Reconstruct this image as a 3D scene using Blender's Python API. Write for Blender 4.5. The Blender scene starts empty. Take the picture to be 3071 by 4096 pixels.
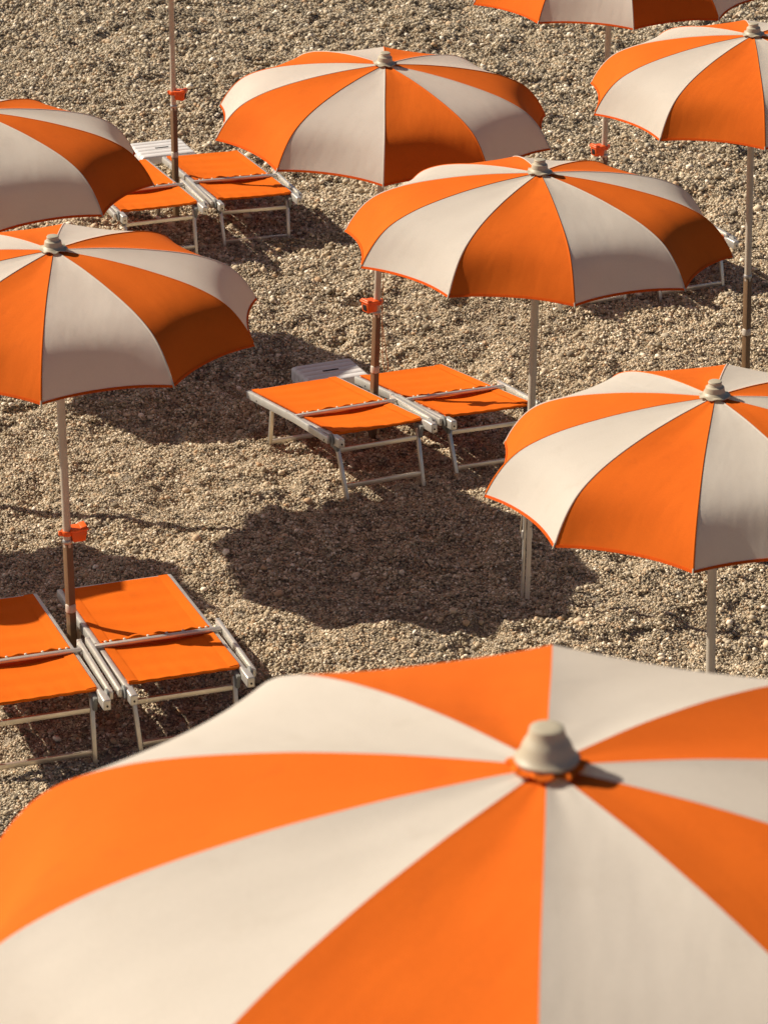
import bpy, bmesh, math, random
import numpy as np
from mathutils import Matrix, Vector

random.seed(7)
rng = np.random.default_rng(11)
R = math.radians
scene = bpy.context.scene
C = scene.collection

# ------------------------------------------------------------------ camera
PITCH, ROLL, CAM_H, F_PX = 0.420148, 0.004247, 7.27045, 12500.0
cam_data = bpy.data.cameras.new('camera')
cam = bpy.data.objects.new('camera', cam_data)
C.objects.link(cam)
cam_data.sensor_fit = 'HORIZONTAL'
cam_data.sensor_width = 36.0
cam_data.lens = F_PX / 3071.0 * 36.0
cam_data.clip_start = 0.1
cam_data.clip_end = 2000.0
fwd = Vector((0, math.cos(PITCH), -math.sin(PITCH)))
down = Vector((0, -math.sin(PITCH), -math.cos(PITCH)))
right = Vector((1, 0, 0))
cr, sr = math.cos(ROLL), math.sin(ROLL)
r2 = right * cr - down * sr            # image right / down after the roll
d2 = right * sr + down * cr
cam.matrix_world = Matrix(((r2.x, -d2.x, -fwd.x, 0), (r2.y, -d2.y, -fwd.y, 0),
                           (r2.z, -d2.z, -fwd.z, CAM_H), (0, 0, 0, 1)))
cam_data.dof.use_dof = True
cam_data.dof.focus_distance = 17.8
cam_data.dof.aperture_fstop = 12.5
scene.camera = cam

# ------------------------------------------------------------------ sky and sun
SUN_EL, SHADOW_AZ = R(37.6), R(-19.8)
sun_dir = Vector((-math.cos(SHADOW_AZ) * math.cos(SUN_EL), -math.sin(SHADOW_AZ) * math.cos(SUN_EL), math.sin(SUN_EL)))
world = bpy.data.worlds.new('World')
scene.world = world
world.use_nodes = True
wn = world.node_tree.nodes
wl = world.node_tree.links
wn.clear()
sky = wn.new('ShaderNodeTexSky')
sky.sky_type = 'NISHITA'
sky.sun_disc = False
sky.sun_elevation = SUN_EL
sky.sun_rotation = math.atan2(sun_dir.x, sun_dir.y)
sky.dust_density = 1.2
sky.ozone_density = 1.0
sky.air_density = 0.6
bg = wn.new('ShaderNodeBackground')
bg.inputs['Strength'].default_value = 0.05
wo = wn.new('ShaderNodeOutputWorld')
wl.new(sky.outputs[0], bg.inputs[0])
wl.new(bg.outputs[0], wo.inputs[0])
sd = bpy.data.lights.new('sun', 'SUN')
sd.energy = 5.0
sd.angle = R(0.53)
sd.color = (1.0, 0.895, 0.745)
sun = bpy.data.objects.new('sun', sd)
C.objects.link(sun)
sun.location = (0, 0, 30)
sun.rotation_euler = sun_dir.to_track_quat('Z', 'Y').to_euler()

scene.view_settings.view_transform = 'Standard'
scene.view_settings.look = 'None'
scene.view_settings.exposure = 0.28
scene.view_settings.gamma = 1.0
scene.view_settings.use_curve_mapping = False
scene.render.engine = 'CYCLES'
scene.cycles.max_bounces = 8
scene.cycles.diffuse_bounces = 4
scene.cycles.use_denoising = True

# ------------------------------------------------------------------ helpers
def tag(o, label=None, cat=None, group=None, kind=None):
    if label: o['label'] = label
    if cat: o['category'] = cat
    if group: o['group'] = group
    if kind: o['kind'] = kind
    return o

def empty(name, mat=None):
    o = bpy.data.objects.new(name, None)
    o.empty_display_size = 0.1
    C.objects.link(o)
    if mat is not None: o.matrix_world = mat
    return o

def link(name, me, parent=None, mat=None):
    o = bpy.data.objects.new(name, me)
    C.objects.link(o)
    if parent is not None: o.parent = parent
    if mat is not None: o.matrix_local = mat
    return o

def mesh_from(name, verts, faces, material, smooth=True):
    me = bpy.data.meshes.new(name)
    me.from_pydata([tuple(v) for v in verts], [], faces)
    me.materials.append(material)
    if smooth: me.polygons.foreach_set('use_smooth', [True] * len(me.polygons))
    me.update()
    return me

class MB:
    """collects boxes, tubes and lathes into one mesh"""
    def __init__(s): s.bm = bmesh.new()
    def box(s, c, size, rot=None, bev=0.0, seg=2):
        ret = bmesh.ops.create_cube(s.bm, size=1.0)
        vs = ret['verts']
        bmesh.ops.scale(s.bm, vec=size, verts=vs)
        if bev:
            es = list({e for v in vs for e in v.link_edges})
            out = bmesh.ops.bevel(s.bm, geom=es, offset=bev, segments=seg, affect='EDGES', profile=0.5)
            vs = list({v for f in out['faces'] for v in f.verts} | {v for v in vs if v.is_valid})
        m = Matrix.Translation(c) @ (rot.to_4x4() if rot is not None else Matrix.Identity(4))
        bmesh.ops.transform(s.bm, matrix=m, verts=vs)
        return s
    def bar(s, a, b, w, h, bev=0.004, up=(0, 0, 1)):
        a = Vector(a); b = Vector(b); d = b - a
        y = d.normalized(); x = y.cross(Vector(up)).normalized(); z = x.cross(y)
        m = Matrix((x, y, z)).transposed()
        return s.box((a + b) / 2, (w, d.length, h), m, bev)
    def tube(s, pts, r, n=10, cap=True):
        pts = [Vector(p) for p in pts]
        rs = r if isinstance(r, (list, tuple)) else [r] * len(pts)
        rings = []
        ref = Vector((0.31, 0.87, 0.38))
        for i, p in enumerate(pts):
            t = (pts[min(i + 1, len(pts) - 1)] - pts[max(i - 1, 0)]).normalized()
            x = t.cross(ref).normalized(); y = t.cross(x)
            rings.append([s.bm.verts.new(p + (x * math.cos(k * 2 * math.pi / n) + y * math.sin(k * 2 * math.pi / n)) * rs[i]) for k in range(n)])
        for a, b in zip(rings, rings[1:]):
            for k in range(n): s.bm.faces.new((a[k], a[(k + 1) % n], b[(k + 1) % n], b[k]))
        if cap:
            s.bm.faces.new(rings[0]); s.bm.faces.new(list(reversed(rings[-1])))
        return s
    def lathe(s, prof, n=28, wob=None, origin=(0, 0, 0)):
        rings = []
        for i, (r, z) in enumerate(prof):
            ring = []
            for k in range(n):
                a = 2 * math.pi * k / n
                rr = r; zz = z
                if wob: rr, zz = wob(i, a, r, z)
                ring.append(s.bm.verts.new((origin[0] + rr * math.cos(a), origin[1] + rr * math.sin(a), origin[2] + zz)))
            rings.append(ring)
        for a, b in zip(rings, rings[1:]):
            for k in range(n): s.bm.faces.new((a[k], a[(k + 1) % n], b[(k + 1) % n], b[k]))
        s.bm.faces.new(rings[-1])
        s.bm.faces.new(list(reversed(rings[0])))
        return s
    def mesh(s, name, material, smooth=True, angle=40):
        bmesh.ops.recalc_face_normals(s.bm, faces=s.bm.faces)
        me = bpy.data.meshes.new(name)
        s.bm.to_mesh(me); s.bm.free()
        me.materials.append(material)
        if smooth:
            me.polygons.foreach_set('use_smooth', [True] * len(me.polygons))
            me.set_sharp_from_angle(angle=R(angle))
        return me

# ------------------------------------------------------------------ materials
def new_mat(name):
    m = bpy.data.materials.new(name)
    m.use_nodes = True
    nt = m.node_tree
    nt.nodes.clear()
    return m, nt.nodes, nt.links

def node(ns, t, **kw):
    n = ns.new(t)
    for k, v in kw.items(): setattr(n, k, v)
    return n

def mix_rgb(ns, ls, fac, a, b):
    m = node(ns, 'ShaderNodeMix', data_type='RGBA')
    for sock, v in ((m.inputs[0], fac), (m.inputs[6], a), (m.inputs[7], b)):
        if hasattr(v, 'is_output'): ls.new(v, sock)
        else: sock.default_value = v if not isinstance(v, tuple) else (*v[:3], 1)
    return m.outputs[2]

def noise(ns, ls, scale, detail=3, coord=None, rough=0.55):
    n = node(ns, 'ShaderNodeTexNoise')
    n.inputs['Scale'].default_value = scale
    n.inputs['Detail'].default_value = detail
    n.inputs['Roughness'].default_value = rough
    if coord is not None: ls.new(coord, n.inputs['Vector'])
    return n

def ramp(ns, ls, src, p0, p1):
    n = node(ns, 'ShaderNodeMapRange')
    n.inputs['From Min'].default_value = p0
    n.inputs['From Max'].default_value = p1
    ls.new(src, n.inputs['Value'])
    return n.outputs[0]

def fabric(name, col, col2, dirt, transl, tcol, weave=520.0, rough=0.85):
    m, ns, ls = new_mat(name)
    out = node(ns, 'ShaderNodeOutputMaterial')
    tc = node(ns, 'ShaderNodeTexCoord')
    oi = node(ns, 'ShaderNodeObjectInfo')
    off = node(ns, 'ShaderNodeVectorMath', operation='ADD')
    ls.new(tc.outputs['Object'], off.inputs[0])
    cx = node(ns, 'ShaderNodeCombineXYZ')
    mul = node(ns, 'ShaderNodeMath', operation='MULTIPLY'); mul.inputs[1].default_value = 37.0
    ls.new(oi.outputs['Random'], mul.inputs[0]); ls.new(mul.outputs[0], cx.inputs[2])
    ls.new(cx.outputs[0], off.inputs[1])
    co = off.outputs[0]
    n1 = noise(ns, ls, 2.6, 4, co)
    n2 = noise(ns, ls, 11.0, 5, co, 0.65)
    c = mix_rgb(ns, ls, ramp(ns, ls, n1.outputs[0], 0.32, 0.7), col, col2)
    d = node(ns, 'ShaderNodeMath', operation='MULTIPLY'); d.inputs[1].default_value = 0.30
    ls.new(ramp(ns, ls, n2.outputs[0], 0.56, 0.78), d.inputs[0])
    c = mix_rgb(ns, ls, d.outputs[0], c, dirt)
    n3 = noise(ns, ls, 150.0, 2, co)
    g = node(ns, 'ShaderNodeHueSaturation')
    ls.new(c, g.inputs['Color'])
    mr = node(ns, 'ShaderNodeMapRange'); mr.inputs['To Min'].default_value = 0.93; mr.inputs['To Max'].default_value = 1.06
    ls.new(n3.outputs[0], mr.inputs['Value']); ls.new(mr.outputs[0], g.inputs['Value'])
    c = g.outputs[0]
    bs = node(ns, 'ShaderNodeBsdfPrincipled')
    ls.new(c, bs.inputs['Base Color'])
    bs.inputs['Roughness'].default_value = rough
    bs.inputs['Specular IOR Level'].default_value = 0.06
    w = noise(ns, ls, weave, 1, tc.outputs['Object'])
    mp = node(ns, 'ShaderNodeMapping'); mp.inputs['Scale'].default_value = (3.2, 1.0, 1.0)
    ls.new(co, mp.inputs['Vector'])
    wr = noise(ns, ls, 3.6, 2, mp.outputs[0], 0.5)
    add = node(ns, 'ShaderNodeMath', operation='MULTIPLY_ADD'); add.inputs[1].default_value = 8.0
    ls.new(wr.outputs[0], add.inputs[0]); ls.new(w.outputs[0], add.inputs[2])
    bp = node(ns, 'ShaderNodeBump'); bp.inputs['Strength'].default_value = 0.35; bp.inputs['Distance'].default_value = 0.0012
    ls.new(add.outputs[0], bp.inputs['Height']); ls.new(bp.outputs[0], bs.inputs['Normal'])
    tr = node(ns, 'ShaderNodeBsdfTranslucent')
    tr.inputs[0].default_value = (*tcol, 1)
    mx = node(ns, 'ShaderNodeMixShader'); mx.inputs[0].default_value = transl
    ls.new(bs.outputs[0], mx.inputs[1]); ls.new(tr.outputs[0], mx.inputs[2])
    ls.new(mx.outputs[0], out.inputs[0])
    return m

def solid(name, col, col2=None, rough=0.5, metal=0.0, scale=8.0, patch=None, patch_lo=0.6, patch_scale=14.0, bump=0.0, bump_scale=60.0, spec=0.5):
    m, ns, ls = new_mat(name)
    out = node(ns, 'ShaderNodeOutputMaterial')
    tc = node(ns, 'ShaderNodeTexCoord')
    bs = node(ns, 'ShaderNodeBsdfPrincipled')
    co = tc.outputs['Object']
    n = noise(ns, ls, scale, 4, co)
    c = mix_rgb(ns, ls, ramp(ns, ls, n.outputs[0], 0.35, 0.68), col, col2 or tuple(x * 0.85 for x in col))
    if patch:
        p = noise(ns, ls, patch_scale, 5, co, 0.7)
        c = mix_rgb(ns, ls, ramp(ns, ls, p.outputs[0], patch_lo, patch_lo + 0.04), c, patch)
    ls.new(c, bs.inputs['Base Color'])
    bs.inputs['Roughness'].default_value = rough
    bs.inputs['Metallic'].default_value = metal
    bs.inputs['Specular IOR Level'].default_value = spec
    b = noise(ns, ls, bump_scale, 3, co)
    if bump:
        bp = node(ns, 'ShaderNodeBump'); bp.inputs['Strength'].default_value = bump; bp.inputs['Distance'].default_value = 0.002
        ls.new(b.outputs[0], bp.inputs['Height']); ls.new(bp.outputs[0], bs.inputs['Normal'])
    ls.new(bs.outputs[0], out.inputs[0])
    return m

M_ORANGE = fabric('orange_canvas', (0.75, 0.148, 0.0145), (0.68, 0.128, 0.0130), (0.50, 0.096, 0.015), 0.025, (0.80, 0.14, 0.02))
M_WHITE = fabric('cream_canvas', (0.80, 0.745, 0.66), (0.745, 0.69, 0.605), (0.58, 0.52, 0.43), 0.36, (0.94, 0.73, 0.49))
M_HEM = fabric('orange_binding', (0.76, 0.105, 0.008), (0.70, 0.092, 0.008), (0.5, 0.1, 0.03), 0.05, (0.8, 0.15, 0.02))
M_SLING = fabric('orange_sling_mesh', (0.80, 0.162, 0.011), (0.74, 0.142, 0.010), (0.58, 0.11, 0.013), 0.03, (0.8, 0.15, 0.02), weave=260.0)
M_ALU = solid('brushed_aluminium', (0.82, 0.79, 0.72), (0.72, 0.69, 0.62), rough=0.45, metal=0.75, scale=18, bump=0.08)
M_LEG = solid('anodised_leg_metal', (0.86, 0.80, 0.68), (0.76, 0.70, 0.59), rough=0.40, metal=0.9, scale=14, bump=0.08)
M_GREY = solid('grey_hinge_plastic', (0.26, 0.265, 0.25), (0.19, 0.195, 0.185), rough=0.55, scale=20)
M_BOLT = solid('dark_bolt_steel', (0.05, 0.045, 0.04), rough=0.5, metal=0.4)
M_STUD = solid('cream_stud_plastic', (0.78, 0.66, 0.52), rough=0.35)
M_STOOL = solid('white_stool_plastic', (0.74, 0.72, 0.70), (0.66, 0.64, 0.62), rough=0.5, scale=7)
M_DARK = solid('black_recess', (0.012, 0.011, 0.01), rough=0.7)
M_ASH = solid('orange_moulded_plastic', (0.85, 0.13, 0.012), (0.78, 0.11, 0.01), rough=0.38, scale=10)
M_CAP = solid('beige_moulded_plastic', (0.52, 0.45, 0.325), (0.44, 0.38, 0.27), rough=0.5, scale=9, bump=0.05)
M_POLE = solid('dull_cream_pole_paint', (0.58, 0.52, 0.43), (0.50, 0.44, 0.35), rough=0.45, metal=0.15, scale=6, patch=(0.30, 0.15, 0.07), patch_lo=0.70)
M_POST_TAN = solid('tan_weathered_post', (0.19, 0.108, 0.05), (0.14, 0.08, 0.038), rough=0.55, scale=7, patch=(0.10, 0.055, 0.03), patch_lo=0.655, patch_scale=16)
M_POST_CREAM = solid('peeling_cream_paint', (0.88, 0.79, 0.63), (0.80, 0.71, 0.56), rough=0.6, scale=9, patch=(0.075, 0.06, 0.05), patch_lo=0.645, patch_scale=22, bump=0.2)
M_RIB = solid('grey_rib_steel', (0.45, 0.44, 0.42), rough=0.4, metal=0.7)
M_CORD = solid('ochre_cord', (0.62, 0.36, 0.16), (0.5, 0.28, 0.12), rough=0.8, scale=80)
M_ROPE = solid('pale_rope', (0.55, 0.44, 0.30), (0.44, 0.35, 0.24), rough=0.85, scale=120)
M_WASHER = solid('white_bracket_plastic', (0.70, 0.67, 0.61), rough=0.45)

def stone_mat():
    m, ns, ls = new_mat('beach_pebble')
    out = node(ns, 'ShaderNodeOutputMaterial')
    oi = node(ns, 'ShaderNodeObjectInfo')
    tc = node(ns, 'ShaderNodeTexCoord')
    rp = node(ns, 'ShaderNodeValToRGB')
    rp.color_ramp.interpolation = 'LINEAR'
    el = rp.color_ramp.elements
    stops = [(0.0, (0.105, 0.090, 0.070)), (0.15, (0.20, 0.168, 0.125)), (0.32, (0.30, 0.252, 0.186)), (0.50, (0.40, 0.336, 0.25)),
             (0.66, (0.35, 0.312, 0.25)), (0.78, (0.50, 0.428, 0.33)), (0.88, (0.37, 0.262, 0.175)), (0.93, (0.60, 0.535, 0.435)), (1.0, (0.72, 0.66, 0.56))]
    el[0].position, el[0].color = stops[0][0], (*stops[0][1], 1)
    el[1].position, el[1].color = stops[-1][0], (*stops[-1][1], 1)
    for p, c in stops[1:-1]:
        e = el.new(p); e.color = (*c, 1)
    at = node(ns, 'ShaderNodeAttribute'); at.attribute_name = 'tone'
    ad = node(ns, 'ShaderNodeMath', operation='ADD'); fr = node(ns, 'ShaderNodeMath', operation='FRACT')
    ls.new(oi.outputs['Random'], ad.inputs[0]); ls.new(at.outputs['Fac'], ad.inputs[1]); ls.new(ad.outputs[0], fr.inputs[0])
    ls.new(fr.outputs[0], rp.inputs[0])
    n = noise(ns, ls, 1.6, 4, tc.outputs['Object'], 0.65)
    mr = node(ns, 'ShaderNodeMapRange'); mr.inputs['To Min'].default_value = 1.05; mr.inputs['To Max'].default_value = 1.82
    ls.new(n.outputs[0], mr.inputs['Value'])
    hs = node(ns, 'ShaderNodeHueSaturation')
    hs.inputs['Saturation'].default_value = 1.22
    ls.new(rp.outputs[0], hs.inputs['Color']); ls.new(mr.outputs[0], hs.inputs['Value'])
    bs = node(ns, 'ShaderNodeBsdfPrincipled')
    bs.inputs['Roughness'].default_value = 0.72
    bs.inputs['Specular IOR Level'].default_value = 0.3
    ls.new(hs.outputs[0], bs.inputs['Base Color'])
    ls.new(bs.outputs[0], out.inputs[0])
    return m
M_STONE = stone_mat()

def grit_mat():
    m, ns, ls = new_mat('shingle_bed')
    out = node(ns, 'ShaderNodeOutputMaterial')
    tc = node(ns, 'ShaderNodeTexCoord')
    v = node(ns, 'ShaderNodeTexVoronoi'); v.inputs['Scale'].default_value = 62.0
    ls.new(tc.outputs['Object'], v.inputs['Vector'])
    hs = node(ns, 'ShaderNodeHueSaturation'); hs.inputs['Saturation'].default_value = 0.0
    ls.new(v.outputs['Color'], hs.inputs['Color'])
    c = mix_rgb(ns, ls, hs.outputs[0], (0.10, 0.082, 0.06), (0.34, 0.285, 0.215))
    bs = node(ns, 'ShaderNodeBsdfPrincipled'); bs.inputs['Roughness'].default_value = 0.85
    ls.new(c, bs.inputs['Base Color'])
    bp = node(ns, 'ShaderNodeBump'); bp.inputs['Distance'].default_value = 0.012; bp.inputs['Strength'].default_value = 1.0; bp.invert = True
    ls.new(v.outputs['Distance'], bp.inputs['Height']); ls.new(bp.outputs[0], bs.inputs['Normal'])
    ls.new(bs.outputs[0], out.inputs[0])
    return m
M_GRIT = grit_mat()

# ------------------------------------------------------------------ terrain
CTRL = np.array([
    (0.018, 16.45, .071), (-0.425, 17.40, -.035), (0.658, 16.81, .03), (0.22, 17.76, -.085),
    (-0.923, 13.30, .076), (-1.286, 14.28, .075), (-1.59, 13.07, .07), (-1.95, 14.05, .07),
    (-1.54, 20.66, -.022), (-1.92, 21.64, -.022), (-0.91, 21.29, -.148), (-1.29, 22.27, -.143),
    (-0.33, 18.10, -.12), (-1.69, 22.68, -.13), (0.757, 15.11, 0), (-0.07, 17.41, -.04), (-1.557, 14.04, .07),
    (-.40, 14.85, .09), (.22, 14.72, .09), (.1, 15.45, .04), (1.4774, 12.32, 0), (-2.30, 16.34, 0), (2.247, 18.09, 0), (1.40, 19.61, 0), (2.09, 19.89, 0)])

def lattice_noise(x, y, cell, seed):
    g = np.random.default_rng(seed).random((257, 257))
    u = x / cell + 1000.37; v = y / cell + 1000.71
    i = np.floor(u).astype(int); j = np.floor(v).astype(int)
    fu = u - i; fv = v - j
    fu = fu * fu * (3 - 2 * fu); fv = fv * fv * (3 - 2 * fv)
    a = g[i % 257, j % 257]; b = g[(i + 1) % 257, j % 257]; c = g[i % 257, (j + 1) % 257]; d = g[(i + 1) % 257, (j + 1) % 257]
    return (a * (1 - fu) + b * fu) * (1 - fv) + (c * (1 - fu) + d * fu) * fv - 0.5

def smooth_ground(x, y):
    x = np.asarray(x, float); y = np.asarray(y, float)
    num = np.zeros_like(x); den = np.full_like(x, 0.15)
    for cx, cy, cz in CTRL:
        w = np.exp(-((x - cx) ** 2 + (y - cy) ** 2) / (2 * 0.5 ** 2))
        num += w * cz; den += w
    z = num / den
    t = np.clip((10.8 - y) / 6.2, 0, 1)
    return z + 2.52 * t * t * (3 - 2 * t)

FX0, FY0, FSTEP = -5.2, 9.0, 0.025
FNX, FNY = int(10.4 / FSTEP), int(21.0 / FSTEP)
FOOT = np.zeros((FNY, FNX))
frng = np.random.default_rng(77)
def footprint(px, py, yaw, depth, sl, sw):
    i0 = int((px - FX0) / FSTEP); j0 = int((py - FY0) / FSTEP); w = int(.34 / FSTEP)
    if i0 - w < 0 or j0 - w < 0 or i0 + w >= FNX or j0 + w >= FNY: return
    jj, ii = np.mgrid[j0 - w:j0 + w, i0 - w:i0 + w]
    dx = FX0 + ii * FSTEP - px; dy = FY0 + jj * FSTEP - py
    u = dx * math.cos(yaw) + dy * math.sin(yaw); v = -dx * math.sin(yaw) + dy * math.cos(yaw)
    q = (u / sl) ** 2 + (v / sw) ** 2
    FOOT[j0 - w:j0 + w, i0 - w:i0 + w] += -depth * np.exp(-q) + depth * .55 * np.exp(-(np.sqrt(q) - 1.75) ** 2 / .22)
for trail in range(34):
    px, py = frng.uniform(-4, 4), frng.uniform(11.5, 28); yaw = frng.uniform(0, 6.283)
    for st in range(int(frng.integers(5, 12))):
        yaw += frng.normal(0, .22)
        px += .52 * math.cos(yaw); py += .52 * math.sin(yaw)
        sgn = 1 if st % 2 else -1
        footprint(px - sgn * .09 * math.sin(yaw), py + sgn * .09 * math.cos(yaw), yaw, frng.uniform(.018, .042), frng.uniform(.095, .14), frng.uniform(.05, .08))

def foot_z(x, y):
    u = np.clip((x - FX0) / FSTEP, 0, FNX - 1.001); v = np.clip((y - FY0) / FSTEP, 0, FNY - 1.001)
    i = u.astype(int); j = v.astype(int); fu = u - i; fv = v - j
    i = np.minimum(i, FNX - 2); j = np.minimum(j, FNY - 2)
    return (FOOT[j, i] * (1 - fu) + FOOT[j, i + 1] * fu) * (1 - fv) + (FOOT[j + 1, i] * (1 - fu) + FOOT[j + 1, i + 1] * fu) * fv

def ground_z(x, y):
    x = np.asarray(x, float); y = np.asarray(y, float)
    near = np.exp(-((np.maximum(np.abs(x) - 6, 0)) ** 2 + (np.maximum(np.abs(y - 19) - 12, 0)) ** 2) / 8.0)
    wx = x + 0.10 * lattice_noise(x, y, 0.5, 5)
    wy = y + 0.10 * lattice_noise(x, y, 0.5, 6)
    n = (0.050 * lattice_noise(wx, wy, 0.62, 1) + 0.062 * lattice_noise(wx, wy * 1.25, 0.27, 2) + 0.036 * lattice_noise(wx, wy, 0.13, 3)
         + 0.020 * lattice_noise(wx, wy, 0.065, 4))
    for px, py in ((.757, 15.112), (-.07, 17.413), (-1.557, 14.038), (1.477, 12.32), (2.247, 18.09)):
        n = n + 0.03 * np.exp(-((x - px) ** 2 + (y - py) ** 2) / (2 * .075 ** 2))
    pits = np.clip(lattice_noise(wx, wy * 1.2, 0.21, 9) - 0.16, 0, 1)
    return smooth_ground(x, y) + near * (n - 0.09 * pits + foot_z(x, y))

def axis(lo, hi, step, far, n):
    core = np.arange(lo, hi + 1e-6, step)
    g = np.geomspace(step * 2, far, n)
    return np.concatenate([lo - g[::-1], core, hi + g])
xs = axis(-4.6, 4.6, 0.045, 300.0, 22)
ys = axis(9.5, 29.5, 0.045, 400.0, 34)
GX, GY = np.meshgrid(xs, ys)
GZ = ground_z(GX, GY) - 0.010
nv = GX.size; nx = len(xs); ny = len(ys)
me = bpy.data.meshes.new('pebble_beach')
me.vertices.add(nv)
me.vertices.foreach_set('co', np.stack([GX, GY, GZ], -1).astype(np.float32).ravel())
ii = np.arange(nv).reshape(ny, nx)
quads = np.stack([ii[:-1, :-1], ii[:-1, 1:], ii[1:, 1:], ii[1:, :-1]], -1).reshape(-1, 4)
me.loops.add(quads.size); me.loops.foreach_set('vertex_index', quads.ravel().astype(np.int32))
me.polygons.add(len(quads)); me.polygons.foreach_set('loop_start', (np.arange(len(quads)) * 4).astype(np.int32))
me.update(calc_edges=True); me.validate()
me.polygons.foreach_set('use_smooth', [True] * len(quads))
me.materials.append(M_GRIT)
beach = link('pebble_beach', me)
tag(beach, 'grey and tan pebble beach with footprints and shallow hollows', 'beach', kind='structure')

# pebble shapes
def pebble_mesh(name, seed, sub=2):
    r = np.random.default_rng(seed)
    bm = bmesh.new()
    bmesh.ops.create_icosphere(bm, subdivisions=sub, radius=1.0)
    ax = np.array([1.0, r.uniform(0.66, 0.92), r.uniform(0.42, 0.70)])
    dirs = r.normal(size=(5, 3)); dirs /= np.linalg.norm(dirs, axis=1)[:, None]
    amp = r.uniform(-0.16, 0.16, 5)
    cut = r.normal(size=(2, 3)); cut /= np.linalg.norm(cut, axis=1)[:, None]
    for v in bm.verts:
        p = np.array(v.co)
        k = 1 + sum(a * max(0, float(p @ d)) ** 2 for a, d in zip(amp, dirs))
        for c in cut:
            t = float(p @ c)
            if t > 0.72: k *= 0.72 / t * 0.4 + 0.6
        v.co = Vector(p * k * ax)
    me = bpy.data.meshes.new(name)
    bm.to_mesh(me); bm.free()
    me.polygons.foreach_set('use_smooth', [True] * len(me.polygons))
    me.materials.append(M_STONE)
    return me

pebble_col = bpy.data.collections.new('pebble_shapes')       # never linked to the scene
def clump_mesh(name, seed, count, radius, dmin, dmax, base):
    """a handful of pebbles lying together, each with its own tone"""
    r = np.random.default_rng(seed)
    V, F, T = [], [], []
    for q in range(count):
        me = base[int(r.integers(len(base)))]
        co = np.empty(len(me.vertices) * 3, np.float32); me.vertices.foreach_get('co', co); co = co.reshape(-1, 3)
        d = dmin + (dmax - dmin) * r.random() ** 1.8
        rot = np.array(Matrix.Rotation(r.random() * 6.283, 3, 'Z') @ Matrix.Rotation(r.normal(0, .5), 3, 'X') @ Matrix.Rotation(r.normal(0, .5), 3, 'Y'))
        a = r.random() * 6.283; rr = radius * math.sqrt(r.random())
        c = co @ rot.T * (d / 2) + np.array([rr * math.cos(a), rr * math.sin(a), d * (.05 + .3 * r.random())])
        n = sum(len(v) for v in V)
        V.append(c); F += [tuple(n + k for k in p.vertices) for p in me.polygons]; T += [r.random()] * len(c)
    me = bpy.data.meshes.new(name)
    me.from_pydata(np.concatenate(V).tolist(), [], F)
    at = me.attributes.new('tone', 'FLOAT', 'POINT'); at.data.foreach_set('value', np.array(T, np.float32))
    me.polygons.foreach_set('use_smooth', [True] * len(me.polygons))
    me.materials.append(M_STONE)
    return me
base_shapes = [pebble_mesh('pebble_shape', 100 + k, 1) for k in range(9)]
N_CLUMP, N_SHAPES = 14, 9
for k in range(N_CLUMP):
    pebble_col.objects.link(bpy.data.objects.new('pebble_a%02d' % k, clump_mesh('pebble_clump', 700 + k, 18, .036, .008, .021, base_shapes)))
for k in range(N_SHAPES):
    pebble_col.objects.link(bpy.data.objects.new('pebble_b%02d' % k, base_shapes[k]))

def scatter(n, ylo, yhi):
    y = ylo + (yhi - ylo) * rng.random(n)
    half = 0.137 * y + 0.75
    keep = rng.random(n) < half / (0.137 * yhi + 0.75)
    y = y[keep]; half = half[keep]
    x = (rng.random(len(y)) * 2 - 1) * half
    return x, y

P, ROT, SCL, IDX = [], [], [], []
def add_pebbles(n, dmin, dmax, lift, ylo=10.9, yhi=29.2, power=2.0, clump=0.0):
    x, y = scatter(n, ylo, yhi)
    if clump:
        k = lattice_noise(x, y, 0.45, 21) + 0.6 * lattice_noise(x, y, 0.2, 22)
        keep = k > clump
        x, y = x[keep], y[keep]
    m = len(x)
    far = np.clip((y - 17.0) / 6.0, 0, 1)
    d = dmin + (dmax - dmin) * rng.random(m) ** power
    d = d * (1.0 + 0.55 * far) * (1 + 0.35 * lattice_noise(x, y, 0.55, 31))
    r = d / 2
    z = ground_z(x, y) - 0.010 + r * lift * (0.6 + 0.8 * rng.random(m))
    P.append(np.stack([x, y, z], -1))
    ROT.append(np.stack([rng.normal(0, 0.42, m), rng.normal(0, 0.42, m), rng.random(m) * 6.283], -1))
    SCL.append(np.stack([r, r, r], -1) * (1 + 0.15 * rng.normal(size=(m, 1))).clip(0.6, 1.4))
    IDX.append(N_CLUMP + rng.integers(0, N_SHAPES, m))
def add_clumps(n, ylo=10.9, yhi=29.2):
    x, y = scatter(n, ylo, yhi)
    far = np.clip((y - 17.0) / 6.0, 0, 1)
    keep = rng.random(len(x)) > 0.42 * far
    x, y, far = x[keep], y[keep], far[keep]
    m = len(x)
    z = ground_z(x, y) - 0.008
    e = 0.02
    gx = (ground_z(x + e, y) - ground_z(x - e, y)) / (2 * e); gy = (ground_z(x, y + e) - ground_z(x, y - e)) / (2 * e)
    P.append(np.stack([x, y, z], -1))
    # Euler XYZ with the z turn first in local space: tilt to the slope after a random spin
    spin = rng.random(m) * 6.283
    tx = np.arctan(gy); ty = -np.arctan(gx)
    c_, s_ = np.cos(spin), np.sin(spin)
    ROT.append(np.stack([tx * c_ + ty * s_, -tx * s_ + ty * c_, spin], -1))
    k = (1 + 0.45 * far) * (1 + 0.5 * lattice_noise(x, y, 0.6, 33)) * rng.uniform(.8, 1.2, m)
    SCL.append(np.stack([k, k, k], -1))
    IDX.append(rng.integers(0, N_CLUMP, m))
add_clumps(200000)
add_pebbles(62000, 0.017, 0.036, 0.75)
add_pebbles(4600, 0.030, 0.050, 0.75, clump=-0.05)
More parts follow.
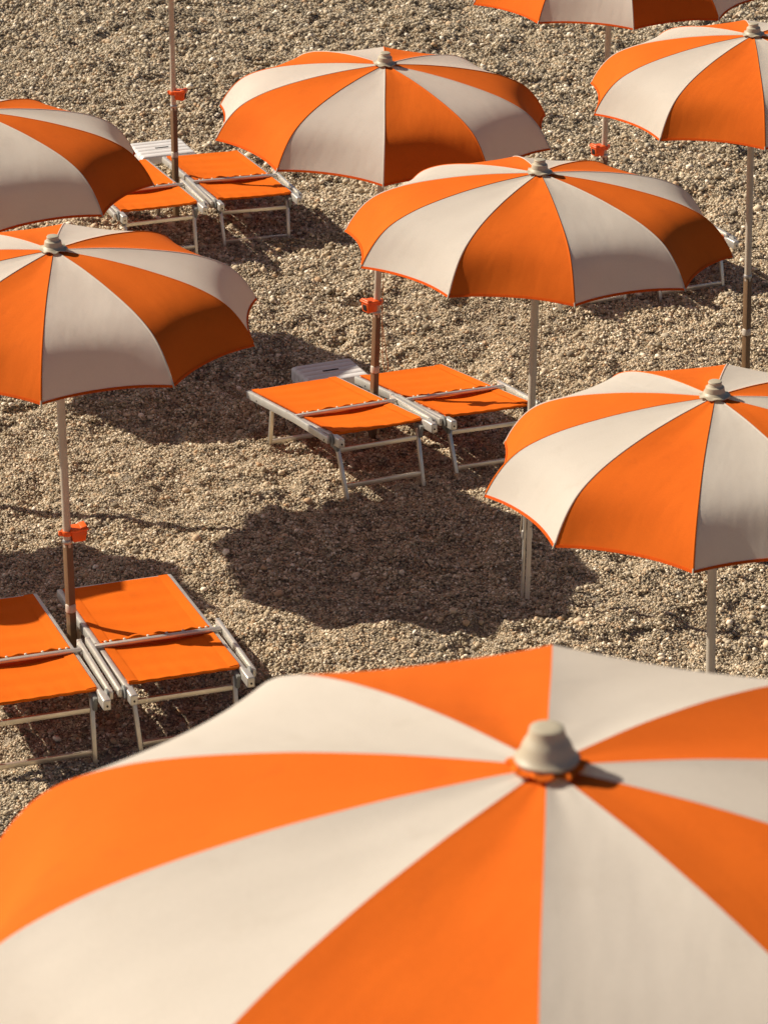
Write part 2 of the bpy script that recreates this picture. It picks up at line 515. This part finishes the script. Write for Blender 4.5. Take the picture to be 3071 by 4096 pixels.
P = np.concatenate(P); ROT = np.concatenate(ROT); SCL = np.concatenate(SCL); IDX = np.concatenate(IDX)
pm = bpy.data.meshes.new('pebbles')
pm.vertices.add(len(P))
pm.vertices.foreach_set('co', P.astype(np.float32).ravel())
a = pm.attributes.new('rot', 'FLOAT_VECTOR', 'POINT'); a.data.foreach_set('vector', ROT.astype(np.float32).ravel())
a = pm.attributes.new('scl', 'FLOAT_VECTOR', 'POINT'); a.data.foreach_set('vector', SCL.astype(np.float32).ravel())
a = pm.attributes.new('shape', 'INT', 'POINT'); a.data.foreach_set('value', IDX.astype(np.int32))
pebbles = link('pebbles', pm)
tag(pebbles, 'countless small rounded pebbles in grey, tan and cream', 'pebbles', kind='stuff')
gt = bpy.data.node_groups.new('scatter_pebbles', 'GeometryNodeTree')
gt.interface.new_socket('Geometry', in_out='INPUT', socket_type='NodeSocketGeometry')
gt.interface.new_socket('Geometry', in_out='OUTPUT', socket_type='NodeSocketGeometry')
gn = gt.nodes
gi = gn.new('NodeGroupInput'); go = gn.new('NodeGroupOutput')
iop = gn.new('GeometryNodeInstanceOnPoints'); ci = gn.new('GeometryNodeCollectionInfo')
ci.inputs['Collection'].default_value = pebble_col
ci.inputs['Separate Children'].default_value = True
ci.inputs['Reset Children'].default_value = True
def named(n, t):
    q = gn.new('GeometryNodeInputNamedAttribute'); q.data_type = t; q.inputs['Name'].default_value = n
    return next(s for s in q.outputs if s.enabled and s.name == 'Attribute')
e2r = gn.new('FunctionNodeEulerToRotation')
gt.links.new(gi.outputs[0], iop.inputs['Points'])
gt.links.new(ci.outputs[0], iop.inputs['Instance'])
iop.inputs['Pick Instance'].default_value = True
gt.links.new(named('shape', 'INT'), iop.inputs['Instance Index'])
gt.links.new(named('rot', 'FLOAT_VECTOR'), e2r.inputs[0]); gt.links.new(e2r.outputs[0], iop.inputs['Rotation'])
gt.links.new(named('scl', 'FLOAT_VECTOR'), iop.inputs['Scale'])
gt.links.new(iop.outputs[0], go.inputs[0])
md = pebbles.modifiers.new('scatter', 'NODES'); md.node_group = gt

# the largest stones one can pick out singly: parts of the beach
stone_shapes = [pebble_mesh('stone', 300 + k, 2) for k in range(8)]
for k in range(300):
    y = 12.2 + 15.0 * random.random() ** 1.3
    x = (random.random() * 2 - 1) * (0.125 * y)
    r = random.uniform(0.017, 0.030) * (1.0 + 0.35 * max(0, min(1, (y - 17) / 6)))
    z = float(ground_z(x, y)) + r * 0.22
    m = Matrix.Translation((x, y, z)) @ Matrix.Rotation(random.random() * 6.28, 4, 'Z') @ Matrix.Rotation(random.gauss(0, .3), 4, 'X') @ Matrix.Scale(r, 4)
    link('stone', stone_shapes[k % 8], beach, m)

# ------------------------------------------------------------------ umbrellas
PROF = np.array([(0, 0.0), (.05, -.002), (.1, -.006), (.25, -.02), (.42, -.045), (.58, -.078), (.7, -.110), (.8, -.150), (.86, -.183), (.91, -.230), (.95, -.283), (.98, -.330), (1.0, -.375)])
def smooth_profile(pts, n=61, passes=3):
    d = np.concatenate([[0], np.cumsum(np.hypot(np.diff(pts[:, 0]), np.diff(pts[:, 1])))])
    s = np.linspace(0, d[-1], n)
    r = np.interp(s, d, pts[:, 0]); z = np.interp(s, d, pts[:, 1])
    for _ in range(passes * 4):
        r[1:-1] = 0.25 * r[:-2] + 0.5 * r[1:-1] + 0.25 * r[2:]
        z[1:-1] = 0.25 * z[:-2] + 0.5 * z[1:-1] + 0.25 * z[2:]
    return r, z
class Canopy:
    """shared meshes for one kind of ten-panel canopy; z = 0 at the rib crown"""
    def __init__(s, prof, size, cap_scale, hem_cut, sag, bell=False):
        s.r, s.z = smooth_profile(prof, passes=2 if size < 1.1 else 1)
        s.size = size
        s.tip = (s.r[-1], s.z[-1])
        A = math.radians(36)
        NS, NU = 40, 18
        s.hemline = None
        def rib(t, ang):
            k = t * (len(s.r) - 1); i = min(int(k), len(s.r) - 2); f = k - i
            r = s.r[i] * (1 - f) + s.r[i + 1] * f; z = s.z[i] * (1 - f) + s.z[i + 1] * f
            ang += .0035 * math.sin(9.0 * t + .7) * (1 - t)
            return np.array([r * math.sin(ang), -r * math.cos(ang), z])
        s.rib = rib
        def surf(t, u, seed=0):
            b = 4 * u * (1 - u)
            tt = t * (1 - hem_cut * b * t ** 2)
            p = rib(tt, 0) * (1 - u) + rib(tt, A) * u
            mid = np.array([math.sin(A / 2), -math.cos(A / 2), 0])
            top = math.sin(math.pi * min(1, t * 1.15)) if t < .87 else 0.0
            rim = math.exp(-((t - .92) / .17) ** 2)
            p = p - np.array([0, 0, 1]) * 0.010 * b * top - (mid * 0.9 + np.array([0, 0, .25])) * sag * b * rim
            w = 0.0016 * size * b * math.sin(9 * t + 2.1 * seed + 3 * u) * math.sin(5 * u + seed)
            return p + np.array([0, 0, w])
        def panel(name, mat, seed):
            vs = [surf(0.02 + 0.98 * (i / NS), j / NU, seed) for i in range(NS + 1) for j in range(NU + 1)]
            fs = [(i * (NU + 1) + j, i * (NU + 1) + j + 1, (i + 1) * (NU + 1) + j + 1, (i + 1) * (NU + 1) + j) for i in range(NS) for j in range(NU)]
            return mesh_from(name, vs, [f[::-1] for f in fs], mat)
        s.panel_orange = [panel('canopy_panel', M_ORANGE, k) for k in (0, 2, 4)]
        s.panel_white = [panel('canopy_panel', M_WHITE, k) for k in (1, 3, 5)]
        # bound hem: a flattened tube along the scalloped edge
        vs, fs = [], []
        n = 24
        for j in range(n + 1):
            u = j / n
            p1 = surf(1.0, u); p0 = surf(0.984, u)
            t = (p0 - p1); t /= np.linalg.norm(t)
            nrm = np.cross(surf(1.0, min(1, u + .02)) - surf(1.0, max(0, u - .02)), t); nrm /= np.linalg.norm(nrm)
            w, th = 0.0115 * size, 0.0024
            for a_, b_ in ((-.004, th), (w * .7, th * 1.1), (w * .7, -th * 1.1), (-.004, -th)):
                vs.append(p1 + t * a_ + nrm * b_)
        for j in range(n):
            for q in range(4):
                fs.append((j * 4 + q, j * 4 + (q + 1) % 4, j * 4 + 4 + (q + 1) % 4, j * 4 + 4 + q))
        s.hem = mesh_from('hem', vs, fs, M_HEM, False)
        # rib pocket: a narrow raised ridge of doubled cloth over each rib
        def seam(mat):
            vs, fs = [], []
            m = 46
            for i in range(m + 1):
                t = 0.03 + 0.965 * i / m
                c = rib(t, 0); d = rib(min(1, t + .01), 0) - rib(max(0, t - .01), 0); d /= np.linalg.norm(d)
                side = np.array([1.0, 0, 0]); up = np.cross(d, side); up = up if up[2] > 0 else -up
                w = 0.003 + 0.0022 * t
                for a_, b_ in ((-w, -.001), (-w * .6, w * .5), (w * .6, w * .5), (w, -.001)):
                    vs.append(c + side * a_ + up * b_)
            for i in range(m):
                for q in range(3):
                    fs.append((i * 4 + q, i * 4 + q + 1, i * 4 + 5 + q, i * 4 + 4 + q))
            return mesh_from('seam', vs, fs, mat)
        s.seam_orange, s.seam_white = seam(M_ORANGE), seam(M_WHITE)
        b = MB(); b.tube([rib(t, 0) + np.array([0, 0, -.012]) for t in np.linspace(0.03, 0.985, 24)], 0.0042 * size, 6)
        s.ribmesh = b.mesh('rib', M_RIB)
        b = MB(); e = rib(0.50, 0) + np.array([0, 0, -.016]); b.tube([(0, -0.03, s.z[0] - 0.42 * size), e], 0.0038 * size, 6)
        s.strut = b.mesh('strut', M_RIB)
        b = MB(); b.tube([rib(0.985, 0), rib(1.0, 0) * 1.006 + np.array([0, 0, -.006])], [.004 * size, .0045 * size], 8)
        s.tipcap = b.mesh('rib_tip', M_CAP)
        b = MB(); b.lathe([(.045 * size, s.z[0] - .43 * size), (.045 * size, s.z[0] - .38 * size), (.03 * size, s.z[0] - .36 * size)], 16)
        s.runner = b.mesh('runner', M_CAP)
        k = cap_scale
        def wob(i, a_, r, z):
            if i in (1, 2): return r * (1 + .05 * math.sin(9 * a_ + .6) + .03 * math.sin(5 * a_)), z + .004 * k * math.sin(7 * a_)
            return r, z
        h = .70 * k
        b = MB(); b.lathe([(.03 * k, .000), (.066 * k, .004 * h), (.066 * k, .009 * h), (.052 * k, .015 * h), (.049 * k, .020 * h), (.043 * k, .028 * h), (.041 * k, .050 * h),
                           (.0395 * k, .060 * h), (.031 * k, .068 * h), (.0275 * k, .082 * h), (.0295 * k, .090 * h), (.027 * k, .097 * h), (.018 * k, .0995 * h)], 36, wob)
        if bell:
            b.bm.free(); b = MB()
            h = .80 * k
            b.lathe([(.040 * k, .000), (.066 * k, .002 * h), (.068 * k, .012 * h), (.062 * k, .018 * h), (.056 * k, .030 * h), (.052 * k, .046 * h), (.0475 * k, .058 * h), (.042 * k, .067 * h),
                     (.0385 * k, .078 * h), (.037 * k, .088 * h), (.0355 * k, .095 * h), (.029 * k, .099 * h), (.016 * k, .100 * h)], 40)
        s.cap = b.mesh('cap', M_CAP, angle=28)
        b = MB()
        k *= 1.03
        def wob2(i, a_, r, z):
            return r * (1 + .07 * math.sin(8 * a_) + .05 * math.sin(13 * a_ + 1)), z + .004 * k * math.sin(11 * a_ + i)
        b.lathe([(.045 * k, -.002), (.072 * k, -.004 * k), (.077 * k, .000 * k), (.070 * k, .005 * k), (.04 * k, .007 * k)], 40, wob2)
        s.collar = b.mesh('collar', M_ORANGE)

CAN = Canopy(PROF, 1.0, 1.0, 0.020, 0.042)
CAN_BIG = Canopy(PROF, 1.0, 0.74, 0.020, 0.042, bell=True)

def frame_matrix(base, tx, ty, phi, lift=0.0):
    a = Vector((tx, ty, 1)).normalized()
    e1 = (Vector((1, 0, 0)) - a * a.x).normalized()
    e2 = a.cross(e1)
    m = Matrix(((e1.x, e2.x, a.x), (e1.y, e2.y, a.y), (e1.z, e2.z, a.z))).to_4x4()
    return Matrix.Translation(Vector(base) + a * lift) @ m @ Matrix.Rotation(phi, 4, 'Z')

# poles: built so that the camera side of the frame is local (0,-1) turned back by the phase
b = MB(); b.tube([(0, 0, .78), (0, 0, 2.30)], .0205, 20); POLE = b.mesh('pole', M_POLE)
b = MB(); b.tube([(0, 0, .60), (0, 0, 2.30)], .0205, 20); POLE_LOW = b.mesh('pole', M_POLE)
b = MB(); b.tube([(0, 0, .8), (0, 0, 2.40)], .0205, 20); b.tube([(0, 0, -.4), (0, 0, .82)], .018, 20); POLE_BIG = b.mesh('pole', M_POLE)
b = MB(); b.lathe([(.024, .80), (.026, .806), (.026, .816), (.022, .822)], 20); COLLAR = b.mesh('pole_collar', M_RIB)
b = MB(); b.bar((0, 0, -.35), (0, 0, .80), .038, .038, .003, up=(0, 1, 0)); POST = b.mesh('ground_post', M_POST_TAN)
b = MB(); b.bar((.0125, 0, -.35), (.0125, 0, .62), .025, .022, .002, up=(0, 1, 0)); POST_M = b.mesh('ground_post', M_POST_CREAM)
b = MB(); b.tube([(-.014, .004, -.35), (-.014, .004, .64)], .0095, 14); TUBE_M = b.mesh('inner_tube', M_ALU)
b = MB(); b.box((.0, .006, .34), (.058, .018, .042), None, .003); BRACKET = b.mesh('bracket', M_WASHER)
b = MB(); b.lathe([(.020, .42), (.027, .425), (.027, .46), (.022, .466)], 18); BAND = b.mesh('post_band', M_POLE)

def umbrella(base, tx, ty, phi, label, group='striped beach umbrellas', lift=0.0, can=CAN, H=2.3342, style='tan', cam_ang=0.0):
    u = tag(empty('beach_umbrella', frame_matrix(base, tx, ty, phi, lift)), label, 'umbrella', group)
    top = Matrix.Translation((0, 0, H))
    for k in range(10):
        rz = Matrix.Rotation(math.radians(36 * k), 4, 'Z')
        src = can.panel_orange if k % 2 == 0 else can.panel_white
        p = link('canopy_panel', src[(k // 2) % 3], u, top @ rz)
        link('hem', can.hem, p)
        if can is CAN: link('seam', can.seam_white if k % 2 == 0 else can.seam_orange, u, top @ rz)
        rb = link('rib', can.ribmesh, u, top @ rz)
        link('strut', can.strut, rb)
        link('rib_tip', can.tipcap, rb)
    cp = link('cap', can.cap, u, top @ Matrix.Translation((0, 0, 0.004 if can is CAN else .010)))
    if can is CAN_BIG: link('collar', can.collar, cp, Matrix.Translation((0, 0, -.004)))
    link('runner', can.runner, u, top)
    face = Matrix.Rotation(-phi + cam_ang, 4, 'Z')
    if style == 'tan':
        po = link('pole', POLE, u); link('pole_collar', COLLAR, po)
        ps = link('ground_post', POST, u, face @ Matrix.Rotation(R(38), 4, 'Z')); link('post_band', BAND, ps)
    elif style == 'cream':
        link('pole', POLE_LOW, u)
        ps = link('ground_post', POST_M, u, face); link('inner_tube', TUBE_M, ps); link('bracket', BRACKET, ps)
    else:
        link('pole', POLE_BIG, u)
    return u

umbrella((0.7572, 15.1121, 0), .0099, .0284, R(-26) - .0359, 'orange and cream umbrella in the middle right, its beige cap in view', lift=.0453, style='cream')
umbrella((-0.0696, 17.4132, 0), .0274, -.0287, R(-2) + .0388, 'orange and cream umbrella at the top over the middle pair of loungers', lift=-.0086)
umbrella((-1.557, 14.038, 0), -.0058, -.0098, R(35) + .0432, 'orange and cream umbrella reaching in from the left, above the long shadow', lift=.0278)
umbrella((1.4774, 12.32, 0), -.0308, .0162, R(-40) - .1071, 'orange and cream umbrella at the right edge, just above the foreground one', lift=-.0385)
umbrella((-2.3006, 16.3449, 0), .0194, .0167, R(30) + .3503, 'orange and cream umbrella at the upper left, overlapping the far loungers', lift=-.0037)
umbrella((2.2473, 18.091, 0), -.0318, -.0192, R(-40) + .0395, 'orange and cream umbrella in the top right corner', lift=-.0187)
umbrella((-1.54, 21.93, -.11), 0, 0, R(14), 'umbrella over the far white stool, only its tan pole in view', lift=0.0)
umbrella((1.49, 20.45, 0), 0, 0, R(5), 'umbrella behind the top right one, its pole carrying an orange box', lift=0.0)
umbrella((-3.445, 19.16, 0), .0, .0, R(12), 'umbrella beyond the left edge whose shadow falls on the grey stool', lift=0.0)
umbrella((-4.27, 15.67, 0), .0, .0, R(25), 'umbrella beyond the left edge whose shadow falls behind the nearest lounger', lift=0.0)
NB = Vector((.2489, 4.1806, 4.9792))
nax = Vector((-.0169, .0446, 1)).normalized()
umbrella(NB - nax * 2.42, -.0169, .0446, R(-108) - .0621, 'large blurred orange and cream umbrella filling the foreground', can=CAN_BIG, H=2.42, style='big')

# ------------------------------------------------------------------ small orange boxes clipped to the poles
def clip_box(pos, yaw, label):
    e = tag(empty('pole_ashtray', Matrix.Translation(pos) @ Matrix.Rotation(yaw, 4, 'Z')), label, 'ashtray', 'orange boxes clipped to the umbrella poles')
    b = MB()
    bm = b.bm
    lo = [bm.verts.new(v) for v in ((-.022, -.030, -.048), (-.088, -.030, -.048), (-.088, .030, -.048), (-.022, .030, -.048))]
    hi = [bm.verts.new(v) for v in ((-.016, -.036, .014), (-.096, -.036, .014), (-.096, .034, .014), (-.016, .034, .014))]
    bm.faces.new(lo[::-1]); bm.faces.new(hi)
    for k in range(4): bm.faces.new((lo[k], lo[(k + 1) % 4], hi[(k + 1) % 4], hi[k]))
    bmesh.ops.bevel(bm, geom=list(bm.edges), offset=.007, segments=3, affect='EDGES', profile=.5)
    link('box', b.mesh('box', M_ASH), e)
    b = MB(); b.box((-.056, -.001, .017), (.090, .080, .012), Matrix.Rotation(R(3), 3, 'Y'), .004, 3); b.box((-.080, -.001, .026), (.034, .070, .014), Matrix.Rotation(R(12), 3, 'Y'), .005, 3)
    link('lid', b.mesh('lid', M_ASH), e)
    b = MB(); b.box((-.0895, -.001, -.016), (.010, .036, .038), Matrix.Rotation(R(-7), 3, 'Y'), .002)
    link('opening', b.mesh('opening', M_DARK), e)
    b = MB(); b.lathe([(.0285, -.012), (.0305, -.008), (.0305, .008), (.0285, .012)], 20); b.box((.034, 0, 0), (.018, .016, .024), None, .003)
    b.box((-.026, 0, -.004), (.014, .030, .018), None, .002)
    link('clip', b.mesh('clip', M_ASH), e)
    return e
clip_box((-.046, 17.389, .865), R(38), 'orange box with a black slot clipped to the pole between the middle loungers')
clip_box((-1.54, 21.93, .80), R(165), 'orange box hanging from the tan pole at the top left')
clip_box((1.49, 20.45, .865), R(32), 'orange box on the pole under the top right umbrella')
clip_box((-1.562, 14.03, .885), R(200), 'orange box on the pole left of the nearest lounger')

# ------------------------------------------------------------------ cords on two poles
def cord(pts, r, mat, label, n=6):
    b = MB(); b.tube(pts, r, n)
    return tag(link('cord', b.mesh('cord', mat)), label, 'cord', 'cords hanging from umbrella poles')
tp = lambda z: Vector((-.0696 + .0274 * z, 17.4132 - .0287 * z, z))
pts = [tp(z) + Vector((.030 + .012 * math.sin(z * 3) * .3, -.03, 0)) for z in np.linspace(2.0, .74, 14)]
loop = [tp(.74) + Vector((.030 + dx, -.03, dz)) for dx, dz in ((.004, -.04), (.006, -.12), (.006, -.2), (.010, -.26), (.022, -.305), (.040, -.30), (.041, -.27), (.030, -.19), (.018, -.1), (.008, -.02))]
cord(pts + loop, .0024, M_CORD, 'thin ochre cord looped beside the pole of the middle loungers')
mp = lambda z: Vector((.7572 + .0099 * z, 15.1121 + .0284 * z, z))
cord([mp(z) + Vector((.034 + .004 * math.sin(z * 5), .0, 0)) for z in np.linspace(1.95, 1.0, 12)], .0024, M_ROPE, 'thin pale cord along the upper pole of the middle right umbrella')
cord([mp(z) + Vector((dx, -.022, 0)) for z, dx in ((.72, -.052), (.63, -.040), (.56, -.032), (.50, -.030), (.44, -.034), (.41, -.036))], .0042, M_ROPE, 'short frayed rope end on the peeling post of the middle right umbrella')

# ------------------------------------------------------------------ sun loungers
def hz(y): return 0.350 - 0.066 * y / 1.36           # top of the side rails, sinking towards the far end
class Lounger: pass
LG = Lounger()
def build_lounger_meshes():
    w = .290
    b = MB(); b.bar((0, -.035, hz(-.035) - .024), (0, 1.362, hz(1.362) - .024), .030, .048, .008); LG.rail = b.mesh('side_rail', M_ALU)
    b = MB(); b.bar((-w + .015, 1.347, hz(1.347) - .024), (w - .015, 1.347, hz(1.347) - .024), .028, .046, .007); LG.far = b.mesh('end_rail', M_ALU)
    # sling
    NX, NY = 22, 70
    vs, fs = [], []
    y0, y1 = .112, 1.338
    for j in range(NY + 1):
        for i in range(NX + 1):
            u = i / NX * 2 - 1; t = j / NY
            hx = .279
            x = u * hx
            yy = y0 + (y1 - y0) * t
            yy += .018 * (1 - u * u) * max(0, 1 - t * 7)
            edge = (1 - u * u)
            z = hz(yy) + .003 - .021 * edge ** .8 * (math.sin(math.pi * min(1, max(0, t * 1.02))) ** .6 + .35 * max(0, 1 - t * 9))
            z += .0035 * edge * math.sin(16 * x + 30 * t) * math.exp(-((t - .30) / .10) ** 2)
            z += .0024 * edge * math.sin(38 * yy + 5 * x) + .0016 * math.sin(70 * x + 9 * yy) * math.exp(-((t - .04) / .12) ** 2)
            vs.append((x, yy, z))
    for j in range(NY):
        for i in range(NX):
            k = j * (NX + 1) + i
            fs.append((k, k + 1, k + NX + 2, k + NX + 1))
    LG.sling = mesh_from('sling', vs, fs, M_SLING)
    edge = [Vector(v) + Vector((0, -.002, -.007)) for v in vs[:NX + 1]]
    b = MB(); b.tube(edge, .0085, 8); LG.roll = b.mesh('rolled_edge', M_SLING)
    def side(s):
        v2, f2 = [], []
        for j in range(NY + 1):
            for c in (0, 1, 2):
                col = (NX if s > 0 else 0) - s * [0, 1, 2][c]
                p = Vector(vs[j * (NX + 1) + col]); p.z += .0048 if c < 2 else .0036
                v2.append(p)
        for j in range(NY):
            for c in (0, 1):
                k = j * 3 + c; f2.append((k, k + 1, k + 4, k + 3))
        return mesh_from('side_hem', v2, f2, M_SLING)
    LG.side_l, LG.side_r = side(-1), side(1)
    def arm(s):
        b = MB()
        b.bar((s * .334, .045, hz(.045) - .020), (s * .336, .640, hz(.64) + .008), .022, .044, .006)
        b.box((s * .336, .636, hz(.64) + .008), (.025, .020, .047), None, .004)
        return b.mesh('shade_arm', M_ALU)
    LG.arm = {-1: arm(-1), 1: arm(1)}
    b = MB(); b.bar((-.325, .553, hz(.553) + .013), (.325, .553, hz(.553) + .013), .026, .022, .008); LG.cross = b.mesh('crossbar', M_ALU)
    # gathered strip of sling wrapped over the crossbar, standing up in waves between the studs
    vs, fs = [], []
    n = 70
    studs = [-.262, -.235, -.165, -.045, .05, .135, .222, .256]
    for i in range(n + 1):
        x = -.272 + .544 * i / n
        ds = min(abs(x - q) for q in studs)
        lift = min(1, ds / .04)
        wv = .010 * lift * (0.6 + .4 * math.sin(47 * x))
        vs += [(x, .571, hz(.57) + .004), (x, .575 + wv * .4, hz(.57) + .020 + wv), (x, .590 + wv * .8, hz(.59) + .021 + wv * .9), (x, .630, hz(.63) + .0035 - .012 * (1 - (x / .279) ** 2))]
    for i in range(n):
        for q in range(3):
            k = i * 4 + q; fs.append((k, k + 1, k + 5, k + 4))
    LG.flap = mesh_from('sling_flap', vs, fs, M_SLING)
    b = MB(); b.lathe([(.0075, 0), (.0078, .003), (.006, .006), (.002, .0075)], 10); LG.stud = b.mesh('stud', M_STUD)
    LG.studs = [(x, .577, hz(.577) + .019) for x in studs]
    b = MB(); b.lathe([(.030, -.007), (.034, -.005), (.034, .005), (.030, .007)], 24); b.lathe([(.010, .007), (.010, .010), (.006, .011)], 12); LG.disc = b.mesh('hinge_disc', M_GREY)
    b = MB(); b.box((0, .012, hz(0) - .025), (.038, .105, .056), None, .006, 3); LG.block = b.mesh('end_block', M_ALU)
    b = MB(); b.lathe([(.0055, 0), (.0055, .003), (.003, .004)], 10); LG.bolt = b.mesh('bolt', M_BOLT)
    def gusset(s):
        b = MB(); b.box((s * .264, .118, .283), (.022, .085, .075), Matrix.Rotation(R(12), 3, 'X'), .005); return b.mesh('leg_bracket', M_GREY)
    LG.gus = {-1: gusset(-1), 1: gusset(1)}
    def nleg(s):
        b = MB(); b.bar((s * .241, .026, -.035), (s * .256, .122, .292), .024, .022, .003, up=(1, 0, 0)); return b.mesh('leg', M_LEG)
    def fleg(s):
        b = MB(); b.bar((s * .288, 1.075, -.07), (s * .284, 1.000, .262), .022, .024, .003, up=(1, 0, 0)); return b.mesh('leg', M_LEG)
    LG.nleg = {-1: nleg(-1), 1: nleg(1)}; LG.fleg = {-1: fleg(-1), 1: fleg(1)}
    f = lambda z: .035 + (z / .292) * .087
    b = MB(); b.bar((-.242, f(.235), .240), (.242, f(.235), .240), .018, .028, .003); LG.up = b.mesh('leg_crosspiece', M_LEG)
    b = MB(); b.bar((-.233, f(.03), .040), (.233, f(.03), .040), .018, .028, .003); LG.low = b.mesh('leg_crosspiece', M_LEG)
    b = MB(); b.bar((-.277, 1.062, .035), (.277, 1.062, .035), .018, .026, .003); LG.back = b.mesh('leg_crosspiece', M_LEG)
build_lounger_meshes()

def lounger(x, y, yaw, z, pitch, roll, label):
    # small tilt: z += y*pitch + x*roll
    cs, sn = math.cos(yaw), math.sin(yaw)
    Rz = Matrix.Rotation(yaw, 4, 'Z')
    T = Matrix(((1, 0, -roll, 0), (0, 1, -pitch, 0), (roll, pitch, 1, 0), (0, 0, 0, 1)))
    q = T.to_quaternion().to_matrix().to_4x4()
    e = tag(empty('sun_lounger', Matrix.Translation((x, y, z)) @ Rz @ q), label, 'lounger', 'orange sun loungers')
    for s in (-1, 1):
        rl = link('side_rail', LG.rail, e, Matrix.Translation((s * .291, 0, 0)))
        link('end_block', LG.block, rl)
        link('bolt', LG.bolt, rl, Matrix.Translation((s * .0, -.040, hz(0) - .03)) @ Matrix.Rotation(R(90), 4, 'X'))
        link('bolt', LG.bolt, rl, Matrix.Translation((s * .014, 1.19, hz(1.19) - .030)) @ Matrix.Rotation(R(90 * s), 4, 'Y'))
        ar = link('shade_arm', LG.arm[s], e)
        link('bolt', LG.bolt, ar, Matrix.Translation((s * .345, .085, hz(.08) - .024)) @ Matrix.Rotation(R(90 * s), 4, 'Y'))
        link('hinge_disc', LG.disc, e, Matrix.Translation((s * .3145, .052, hz(.05) - .018)) @ Matrix.Rotation(R(90 * s), 4, 'Y'))
        link('leg_bracket', LG.gus[s], e)
        link('leg', LG.nleg[s], e)
        link('leg', LG.fleg[s], e)
    link('end_rail', LG.far, e)
    sl = link('sling', LG.sling, e)
    link('rolled_edge', LG.roll, sl); link('side_hem', LG.side_l, sl); link('side_hem', LG.side_r, sl)
    link('crossbar', LG.cross, e)
    fl = link('sling_flap', LG.flap, e)
    for p in LG.studs: link('stud', LG.stud, fl, Matrix.Translation(p))
    link('leg_crosspiece', LG.up, e); link('leg_crosspiece', LG.low, e); link('leg_crosspiece', LG.back, e)
    return e
lounger(.018, 16.452, .435, .071, -.101, -.009, 'left orange lounger of the middle pair, in front of the grey stool')
lounger(.658, 16.808, .427, .030, -.110, -.027, 'right orange lounger of the middle pair, crossed by the pole shadow')
lounger(-.923, 13.301, .353, .076, -.001, -.010, 'nearest orange lounger at the lower left, with a hooked shadow on it')
lounger(-1.595, 13.07, .353, .070, 0, -.01, 'orange lounger cut off at the lower left edge beside the nearest one')
lounger(-1.539, 20.664, .370, -.022, -.001, -.002, 'left orange lounger of the far pair, half hidden by an umbrella')
lounger(-.910, 21.287, .366, -.148, .005, -.029, 'right orange lounger of the far pair, wholly in view')
lounger(1.405, 19.61, .43, .0, -.02, 0, 'orange lounger hidden behind the middle right umbrella, front legs showing')
lounger(2.09, 19.89, .43, .0, -.02, 0, 'orange lounger behind the middle right umbrella nearest the right edge')

# ------------------------------------------------------------------ plastic stools
def stool(x, y, z, yaw, w, d, h, label):
    e = tag(empty('slatted_stool', Matrix.Translation((x, y, z)) @ Matrix.Rotation(yaw, 4, 'Z')), label, 'stool', 'slatted plastic stools')
    n = 5
    step = d / n
    for k in range(n):
        yc = -d / 2 + step * (k + .5)
        b = MB()
        bm = b.bm
        # one slat: a long cap that rolls down over both short ends
        pts = []
        for q in range(9):
            a = math.pi / 2 * q / 8
            pts.append((-w / 2 + .03 * (1 - math.sin(a)), h - .03 * (1 - math.cos(math.pi / 2 - a)) if False else h - .03 + .03 * math.sin(a)))
        left = [(-w / 2, h - .085)] + [(-w / 2 + .03 - .03 * math.cos(math.pi / 2 * q / 8), h - .03 + .03 * math.sin(math.pi / 2 * q / 8)) for q in range(9)]
        line = left + [(-xx, zz) for xx, zz in reversed(left)]
        hw = step / 2 - .0022
        front = (k == 0)
        rows = [(-hw, -.004), (-hw + .004, 0), (hw - .004, 0), (hw, -.004)]
        if k == 0: rows = [(-hw - .001, -.060), (-hw, -.016), (-hw + .004, -.006), (-hw + .014, 0), (hw - .004, 0), (hw, -.004)]
        if k == n - 1: rows = [(-hw, -.004), (-hw + .004, 0), (hw - .014, 0), (hw - .004, -.006), (hw, -.016), (hw + .001, -.060)]
        grid = []
        cx = 0
        for (dy, dz) in rows:
            row = []
            for (px, pz) in line:
                f = 1 + dz / w * 2 * (1 if abs(px) >= w / 2 - .031 else 0)
                row.append(bm.verts.new((px * (1 + dz * .6 if pz < h - .02 else 1), yc + dy, min(pz, h + dz) if pz > h - .06 else pz)))
            grid.append(row)
        for a_, b_ in zip(grid, grid[1:]):
            for c in range(len(line) - 1): bm.faces.new((a_[c], b_[c], b_[c + 1], a_[c + 1]))
        sl = link('slat', b.mesh('slat', M_STOOL, angle=50), e)
        if k == 2:
            b = MB(); b.box((.0, yc, h + .0012), (.105, .017, .004), None, .0015); link('handle_slot', b.mesh('handle_slot', M_DARK), sl)
    b = MB(); b.box((0, 0, h - .028), (w - .012, d - .012, .040), None, .010)
    link('frame', b.mesh('frame', M_STOOL), e)
    for sx in (-1, 1):
        for sy in (-1, 1):
            b = MB(); b.bar((sx * (w / 2 - .018), sy * (d / 2 - .022), -.06), (sx * (w / 2 - .026), sy * (d / 2 - .026), h - .03), .040, .040, .010)
            link('leg', b.mesh('leg', M_STOOL), e)
    return e
stool(-.335, 18.10, -.13, R(24), .405, .315, .28, 'shaded grey plastic stool behind the middle pair of loungers')
stool(-1.69, 22.68, -.14, R(21.5), .43, .38, .29, 'sunlit white plastic stool behind the far pair of loungers')
